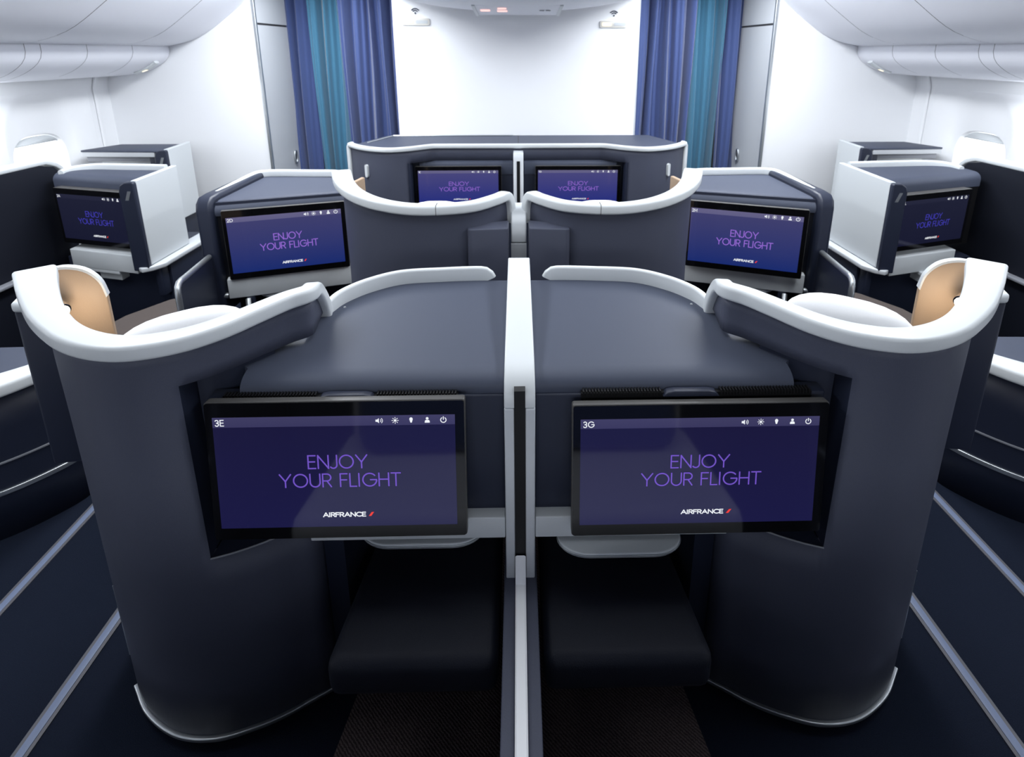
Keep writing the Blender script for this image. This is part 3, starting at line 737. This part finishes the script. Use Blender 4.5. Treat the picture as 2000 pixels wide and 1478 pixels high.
# ------------------------------------------------------------------ second row consoles with monitors 2D and 2H
def mid_console(s):
    t = thing('centre_console', (s * 1.2, 2.9, 0), 'navy console with white lip holding the second row %s monitor' % SIDE[s], 'console', 'centre consoles')
    fl, fr = Vector((-1.50, 2.60)), Vector((-.89, 2.80))
    d = (fr - fl).normalized(); nrm = Vector((-d.y, d.x))
    def P(a, b, z): q = fl + d * a + nrm * b; return Vector((q.x, q.y, z))
    Lh = (fr - fl).length
    prof = [(.08, 1.0)] + [(.075 - .06 * math.sin(R(a)), .945 + .055 * math.cos(R(a))) for a in (15, 30, 45, 60, 75, 90)] + [(.02, .93)]
    rows = [[P(Lh * k / 8, b, z) for k in range(9)] for b, z in prof]
    bm, V = loft(rows)
    a0, a1 = V[0][0], V[0][8]
    back = [bm.verts.new(p) for p in ((-1.0, 3.20, 1.0), (-1.40, 3.22, 1.0), (-1.50, 3.19, 1.0))]
    bm.faces.new(list(V[0]) + back)
    obj('top', mirror(bm, s), 'table', t, smooth=50)
    obj('body', mirror(prism([tuple(P(0, .03, 0))[:2], tuple(P(Lh, .03, 0))[:2], (-1.0, 3.19), (-1.49, 3.19)], .62, .995), s), 'navy', t)
    path = cr([(-1.505, 2.74, 1.008), (-1.505, 2.95, 1.014), (-1.50, 3.15, 1.018), (-1.47, 3.205, 1.018), (-1.40, 3.22, 1.018), (-1.2, 3.21, 1.018), (-1.06, 3.20, 1.018), (-1.01, 3.18, 1.01), (-.99, 3.13, .99)], 60)
    obj('back_lip', mirror(sweep(path, .03, .045, .012), s), 'white', t)
    side = [(2.60, .42), (2.60, .96), (2.61, 1.0), (2.64, 1.025), (2.70, 1.03), (3.2, 1.03), (3.2, .42)]
    obj('side_panel', mirror(yzprism(side, -1.545, -1.465), s), 'navy', t, bevel=.018)
    obj('monitor_surround', mirror(prism([tuple(P(-.02, .03, 0))[:2], tuple(P(Lh, .03, 0))[:2], tuple(P(Lh, .06, 0))[:2], tuple(P(-.02, .06, 0))[:2]], .55, .95), s), 'black', t)
    obj('shelf', mirror(prism([tuple(P(.055, -.012, 0))[:2], tuple(P(Lh, -.012, 0))[:2], tuple(P(Lh, .2, 0))[:2], tuple(P(.055, .2, 0))[:2]], .508, .61, r=.004), s), 'grey', t)
    obj('shelf_knob', mirror(lathe([(.001, 0), (.014, .0), (.014, .02), (.008, .035), (.001, .035)], P(.05, .01, .52), (-.9, -.3, 0)), s), 'silver', t)
    ol = []
    for cx, a_ in ((.25, 180), (.45, 270)):
        for q in range(7): ol.append(tuple(P(cx + .06 * math.cos(R(a_ + 90 * q / 6)), .05 + .055 * math.sin(R(a_ + 90 * q / 6)), 0))[:2])
    ol += [tuple(P(.51, .25, 0))[:2], tuple(P(.19, .25, 0))[:2]]
    obj('tray', mirror(prism(ol, .488, .505), s), 'grey', t, bevel=.003)
    obj('tray_base', mirror(prism([tuple(P(.26, .06, 0))[:2], tuple(P(.40, .06, 0))[:2], tuple(P(.40, .2, 0))[:2], tuple(P(.26, .2, 0))[:2]], .455, .49, r=.004), s), 'grey', t)
    obj('cabinet', mirror(prism([tuple(P(.08, .10, 0))[:2], tuple(P(Lh, .10, 0))[:2], (-1.0, 3.19), (-1.49, 3.19)], 0, .50), s), 'navyfab', t)
    obj('armrest_hook', mirror(tube(cr([P(.14, -.02, .50), P(.14, -.06, .45), P(.12, -.12, .42), P(.115, -.14, .36), P(.12, -.14, .25)], 20), .014), s), 'silver', t)
    obj('bracket', mirror(prism([tuple(P(.13, -.01, 0))[:2], tuple(P(.17, -.01, 0))[:2], tuple(P(.17, .06, 0))[:2], tuple(P(.13, .06, 0))[:2]], .39, .51, r=.006), s), 'navy', t)
for s in (-1, 1): mid_console(s)
monitor((-1.1548, 2.688, .610), R(18), .566, .355, '2D', 'mid', 'second row monitor on the left, seat 2D, beside the curved shell')
monitor((1.1346, 2.660, .608), R(-21), .566, .357, '2H', 'mid', 'second row monitor on the right, seat 2H, beside the curved shell')

# aisle side panels with silver tube edge
for s in (-1, 1):
    t = thing('aisle_panel', (s * 1.36, 2.4, 0), 'dark navy low panel with bent silver tube edge along the %s aisle' % SIDE[s], 'aisle panel', 'aisle panels')
    A, B = Vector((-1.372, 2.11, 0)), Vector((-1.50, 2.585, 0)); dd = (B - A); nn = Vector((dd.y, -dd.x, 0)).normalized()
    zt = lambda f: .80 - .06 * f
    pf = [(.012, .02), (.012, .75), (.05, zt(.05) - .004), (1, zt(1) - .004), (1, .02)]
    f = [A + dd * q + Vector((0, 0, z)) for q, z in pf]
    bm = new(); loft([[v + nn * .010 for v in f], [v - nn * .010 for v in f]], bm, closed=True)
    bm.verts.ensure_lookup_table(); bm.faces.new(bm.verts[:5]); bm.faces.new(bm.verts[5:])
    obj('panel', mirror(bm, s), 'navy', t, bevel=.003)
    obj('groove', mirror(tube([A + dd * .03 + nn * .011 + Vector((0, 0, .50)), A + dd * .98 + nn * .011 + Vector((0, 0, .47))], .0022, seg=6), s), 'greyprint', t)
    q = [B + Vector((0, 0, zt(1)))] + [A + dd * k + Vector((0, 0, zt(k))) for k in (.6, .2, .08)] + [A + dd * .02 + Vector((0, 0, .785)), A + Vector((0, 0, .75)), A + Vector((0, 0, .45)), A + Vector((0, 0, .02))]
    obj('tube_edge', mirror(tube(cr(q, 50), .0125), s), 'silver', t)

# ------------------------------------------------------------------ window side units
def slash(bm, x, y, z, h):
    v = [(x + a, y, z + b) for a, b in ((-.017, -h / 2), (.001, -h / 2), (.017, h / 2 * .7), (.019, h / 2), (.002, h / 2))]
    bm.faces.new([bm.verts.new(p) for p in v])
def window_console(s, x1, y0, y1, x0, zt, openfront, label):
    t = thing('window_console', (s * -(x0 + x1) / 2, (y0 + y1) / 2, 0), label, 'console', 'window consoles')
    # side plate and dark front edge with slash emblem
    obj('side_plate', mirror(yzprism([(y0 + .012, .565), (y1, .565), (y1, zt + .012), (y0 + .012, zt + .002)], x1 - .03, x1), s), 'grey', t, bevel=.004)
    fe = obj('front_edge', mirror(xzprism([(x1 - .085, .54), (x1 - .002, .54), (x1 - .002, zt - .01), (x1 - .01, zt - .002), (x1 - .05, zt - .004), (x1 - .075, zt - .02), (x1 - .085, zt - .05)], y0 - .012, y0 + .03), s), 'navy', t, bevel=.006)
    bm = new(); slash(bm, 0, 0, 0, .05)
    for v in bm.verts: v.co += Vector((s * -(x1 - .04), y0 - .0135, zt - .075))
    obj('slash_emblem', bm, 'silver', fe)
    if not openfront:
        prof = [(y1 + .05, zt - .012), (y0 + .15, zt - .012)] + [(y0 + .15 - .055 * math.sin(R(a)), zt - .05 + .038 * math.cos(R(a))) for a in (15, 30, 45, 60, 75, 90)] + [(y0 + .095, zt - .09)]
        ya = .17 if s < 0 else .20
        rows = [[(x1 - .03 + (x0 - x1 + .03) * k / 6, y + (ya * k / 6 if i > 0 else 0), z) for k in range(7)] for i, (y, z) in enumerate(prof)]
        bm, V = loft(rows); obj('top', mirror(bm, s), 'table', t, smooth=50)
        path = cr([(x1 - .05, y1 - .02, zt - .004), (x1 - .3, y1 + .0, zt - .002), (x0 + .15, y1 + .02, zt - .004), (x0 + .05, y1 - .02, zt - .012), (x0 + .04, y1 - .1, zt - .02)], 40)
        obj('back_lip', mirror(sweep(path, .03, .05, .012), s), 'white', t)
        obj('body', mirror(prism([(x0, y0 + .30), (x1 - .03, y0 + .12), (x1 - .03, y1), (x0, y1)], .60, zt - .04), s), 'black', t)
        obj('shelf', mirror(prism([(x1 - .54, y0 + .15), (x1 - .087, y0 + .02), (x1 - .087, y1), (x1 - .54, y1)], .51, .615, r=.004), s), 'grey', t)
        obj('tray', mirror(prism([(x0 + .18, y0 + .13), (x0 + .42, y0 + .06), (x0 + .42, y1), (x0 + .18, y1)], .49, .512, r=.004), s), 'grey', t)
        obj('tray_base', mirror(prism([(x0 + .25, y0 + .14), (x0 + .40, y0 + .10), (x0 + .40, y1), (x0 + .25, y1)], .44, .492, r=.004), s), 'grey', t)
        obj('ledge', mirror(prism([(x1 - .06, y0 - .01), (x1 - .03, y0 - .03), (x1 + .01, y0 + .0), (x1 + .045, y0 + .06), (x1 + .045, y1 + .32), (x1 - .06, y1 + .32)], .535, .562, r=.006), s), 'post', t)
        obj('base_cabinet', mirror(prism([(x0, y0 + .25), (x1 - .06, y0 + .12), (x1 + .03, y0 + .12), (x1 + .03, y1 + .32), (x0, y1 + .32)], 0, .535), s), 'navy', t)
        obj('base_foot', mirror(rbox(x1 - .02, x1 + .02, y0 + .05, y0 + .12, .36, .535, .01), s), 'navy', t)
    else:
        obj('top', mirror(prism([(x0, y0 + .02), (x1 - .02, y0 - .01), (x1 - .02, y1), (x0 + .1, y1)], zt - .018, zt - .004, r=.005), s), 'table', t)
        obj('fascia', mirror(prism([(x0, y0 + .024), (x1 - .086, y0 - .004), (x1 - .086, y0 + .03), (x0, y0 + .05)], zt - .05, zt - .016, r=.004), s), 'closet', t)  # navy slab edge, coloured pale grey to stand for its lit sheen
        obj('niche_back', mirror(rbox(x0, x1 - .03, y0 + .20, y0 + .22, .6, zt - .03, 0), s), 'white', t)
        obj('niche_post', mirror(rbox(x1 - .14, x1 - .085, y0 + .02, y1, .6, zt - .05, .004), s), 'navy', t)
        obj('niche_lit_patch', mirror(rbox(x1 - .34, x1 - .15, y0 + .10, y0 + .11, zt - .17, zt - .055, .003), s), 'white', t)  # no lamp: white plate standing in for the bright reflection inside the niche
        obj('niche_rail', mirror(rbox(x0 + .02, x1 - .14, y0 + .04, y0 + .07, zt - .085, zt - .052, .004), s), 'greyprint', t)
        obj('base_cabinet', mirror(rbox(x0, x1 - .03, y0 + .05, y1, 0, .6, .004), s), 'navy', t)
for s in (-1, 1):
    window_console(s, -2.02 if s < 0 else -1.94, 2.92 if s < 0 else 2.80, 3.30, -2.66, 1.04, False, 'grey sided window console holding the %s window seat monitor' % SIDE[s])
    window_console(s, -2.36, 3.78, 4.06, -2.95, 1.062, True, 'open fronted far window console in the %s corner by the white partition' % SIDE[s])
monitor((-2.3588, 3.042, .640), R(-15.4), .529, .325, '2A', 'side', 'left window seat monitor seen at an angle beside the grey plate', depth=.05)
monitor((2.2733, 2.899, .648), R(17.0), .531, .317, '2L', 'side', 'right window seat monitor seen at an angle beside the grey plate', depth=.05)

for s in (-1, 1):
    # dark sidewall behind the window seat with white top rim
    t = thing('side_partition', (s * 2.72, 2.6, 0), 'dark side partition with white rim beneath the %s window' % SIDE[s], 'partition', 'side partitions')
    obj('panel', mirror(yzprism([(1.2, .0), (1.2, 1.07), (3.20, 1.07), (3.28, 1.05), (3.33, 1.0), (3.34, .9), (3.34, 0)], -2.79, -2.72), s), 'navyfab', t)
    path = cr([(-2.765, 1.2, 1.085), (-2.765, 2.2, 1.085), (-2.765, 3.12, 1.085), (-2.765, 3.26, 1.075), (-2.765, 3.34, 1.035), (-2.765, 3.37, .96), (-2.765, 3.372, .88)], 60)
    obj('rim', mirror(sweep(path, .085, .03, .01), s), 'white', t)
    obj('ledge', mirror(sweep([Vector((-2.70, 1.3, .515)), Vector((-2.70, 2.2, .515)), Vector((-2.70, 2.95, .505))], .05, .018, .006), s), 'greyprint', t)
    # brown window seat
    t = thing('recliner', (s * 1.95, 2.4, 0), 'dark window seat with brown cushion beyond the near %s shell' % SIDE[s], 'seat', 'window recliners')
    bm = rbox(-2.35, -1.50, 2.20, 2.78, .33, .45, .05, 4)
    obj('seat_cushion', mirror(prism([(-1.98, 2.16), (-1.54, 2.20), (-1.53, 2.50), (-1.62, 2.74), (-1.74, 2.80), (-1.84, 2.76), (-1.93, 2.55), (-1.99, 2.40)], .31, .45, r=.03), s), 'brown', t)
    obj('seat_base', mirror(prism([(-2.28, 2.14), (-1.58, 2.22), (-1.57, 2.48), (-1.70, 2.70), (-2.28, 2.50)], 0, .32), s), 'black', t)
    obj('backrest', mirror(prism([(-2.62, 2.0), (-2.2, 1.95), (-2.15, 2.08), (-2.6, 2.14)], .0, .95, r=.03), s), 'navyfab', t)
    # low rounded console across the aisle
    t = thing('low_console', (s * 2.1, 1.9, 0), 'low rounded dark base with white cap across the %s aisle' % SIDE[s], 'console', 'low consoles')
    cpl = cr([(-1.70, 1.99, 0), (-1.70, 1.93, 0), (-1.73, 1.83, 0), (-1.86, 1.68, 0), (-2.08, 1.56, 0), (-2.4, 1.48, 0), (-2.685, 1.45, 0)], 40)
    bm, V = loft([[Vector((p.x, p.y, z)) for p in cpl] for z in (0, .18, .30, .42, .555)])
    obj('skirt', mirror(bm, s), 'navy', t, solid=.03)
    bm = new(); bm.faces.new([bm.verts.new((p.x, p.y, .60)) for p in cpl] + [bm.verts.new((-2.685, 1.96, .60))])
    obj('top', mirror(bm, s), 'table', t)
    obj('white_cap', mirror(sweep([Vector((p.x, p.y + .0, .588)) for p in cpl], [.03 + .09 * math.sin(math.pi * min(1, i / 26)) for i in range(40)], .05, .014), s), 'white', t)
    obj('strip', mirror(sweep([Vector((p.x, p.y - .005, .30)) for p in cpl], .006, .008, .002), s), 'greyprint', t)
    obj('strip', mirror(sweep([Vector((p.x, p.y - .005, .185)) for p in cpl], .012, .02, .004), s), 'silver', t)

# ------------------------------------------------------------------ front furniture facing the first row
t = thing('front_console', (0, 3.9, 0), 'wide front console with winged white rim below the white wall', 'console')
for s in (-1, 1):
    Uu = cr([(-1.13, 3.77, 0), (-1.04, 3.66, 0), (-.94, 3.585, 0), (-.82, 3.545, 0), (-.70, 3.59, 0), (-.58, 3.685, 0), (-.5, 3.695, 0), (-.25, 3.695, 0), (0, 3.695, 0)], 60)
    jr = min(range(60), key=lambda i: abs(Uu[i].x + .705))
    bm, V = loft([[Vector((p.x, p.y, z)) for p in Uu] for z in (0, .5, 1.0, 1.05, 1.085)], skip=lambda i, j: i < 2 and j >= jr)
    wing = obj('wing_panel', mirror(bm, s), 'shell', t, solid=.02)
    path = [Vector((p.x, p.y, 1.095)) for p in Uu]
    obj('rim', mirror(sweep(path, .04, .03, .01), s), 'white', t)
    obj('rim', mirror(sweep(cr([(-1.115, 3.76, 1.10), (-1.135, 3.775, 1.09), (-1.14, 3.78, 1.06), (-1.14, 3.78, .9), (-1.14, 3.78, .3)], 40), .034, .034, .01, side0=Vector((.7, .7, 0))), s), 'white', t)
    c = (-.985, 3.612, .948)
    hd = [(a, b) for a, b in rrect(.026, .085, .0125)]
    bm = xzprism([(a, b) for a, b in hd], -.012, .01); bmesh.ops.rotate(bm, cent=(0, 0, 0), matrix=Matrix.Rotation(R(-38), 3, 'Z'), verts=bm.verts); bmesh.ops.translate(bm, verts=bm.verts, vec=c)
    obj('handle', mirror(bm, s), 'white', t)
    obj('recess_roll', mirror(yzprism([(3.70, 1.0), (3.75, 1.0), (3.75, .9), (3.69, .9), (3.672, .95), (3.68, .985)], -.66, -.035), s), 'table', t, bevel=.006)
    obj('recess_back', mirror(rbox(-.72, -.03, 3.70, 3.73, 0, .99, 0), s), 'navy', t)
    obj('recess_side', mirror(rbox(-.715, -.70, 3.58, 3.72, 0, 1.0, 0), s), 'navy', t)
    obj('top_frame', mirror(tube([(-1.04, 3.87, 1.094), (-.93, 4.19, 1.094), (-.04, 4.19, 1.094)], .005, seg=6), s), 'silver', t) if s < 0 else None
bm = prism([(-1.12, 3.78), (-1.0, 3.66), (-.82, 3.57), (-.58, 3.70), (.58, 3.70), (.82, 3.57), (1.0, 3.66), (1.12, 3.78), (.98, 4.215), (-.98, 4.215)], 1.05, 1.09)
obj('top', bm, 'table', t)
obj('top_joint', rbox(-.003, .003, 3.72, 4.2, 1.088, 1.0915, 0), 'gap', t)
obj('post', yzprism([(3.60, 0), (3.60, 1.03), (3.62, 1.058), (3.66, 1.065), (3.72, 1.065), (3.72, 0)], -.033, .033), 'post', t, bevel=.006)
obj('post_slot', rbox(-.011, .011, 3.597, 3.62, .3, 1.01, 0), 'black', t)
monitor((-.398, 3.655, .692), R(0.5), .572, .275, '1E', 'far', 'far monitor on the left of the front console, seat 1E')
monitor((.398, 3.655, .692), R(-0.5), .572, .275, '1G', 'far', 'far monitor on the right of the front console, seat 1G')

# the third row centre seats, mirrored in the near monitors
for s in (-1, 1):
    t = thing('recliner', (s * .42, .0, 0), 'grey third row %s centre seat mirrored in the near monitor' % SIDE[s], 'seat', 'third row recliners')
    obj('seat_cushion', mirror(rbox(-.70, -.08, -.02, .62, .30, .44, .05, 4), s), 'seatgrey', t)
    obj('backrest', mirror(rbox(-.70, -.08, -.22, -.03, .35, 1.05, .06, 4), s), 'seatgrey', t)
    obj('seat_base', mirror(rbox(-.68, -.10, -.18, .55, 0, .30, .01), s), 'black', t)
    tag(obj('pillow', mirror(rbox(-.60, -.11, -.02, .26, .445, .78, .07, 5), s), 'curtain', origin=(s * .36, .08, .58)), 'navy pillow on the third row %s seat, mirrored in the near monitor' % SIDE[s], 'pillow')
    obj('shell_back_blocker', mirror(rbox(-1.20, -.03, -.56, -.52, 0, 1.13, .01), s), 'shell', t)  # unseen, added to keep rear cabin light off the lower near shells
    obj('shell_wing_blocker', mirror(rbox(-1.20, -1.16, -.53, .12, 0, 1.13, .01), s), 'shell', t)  # unseen side wall, added to block stray light from the aisle
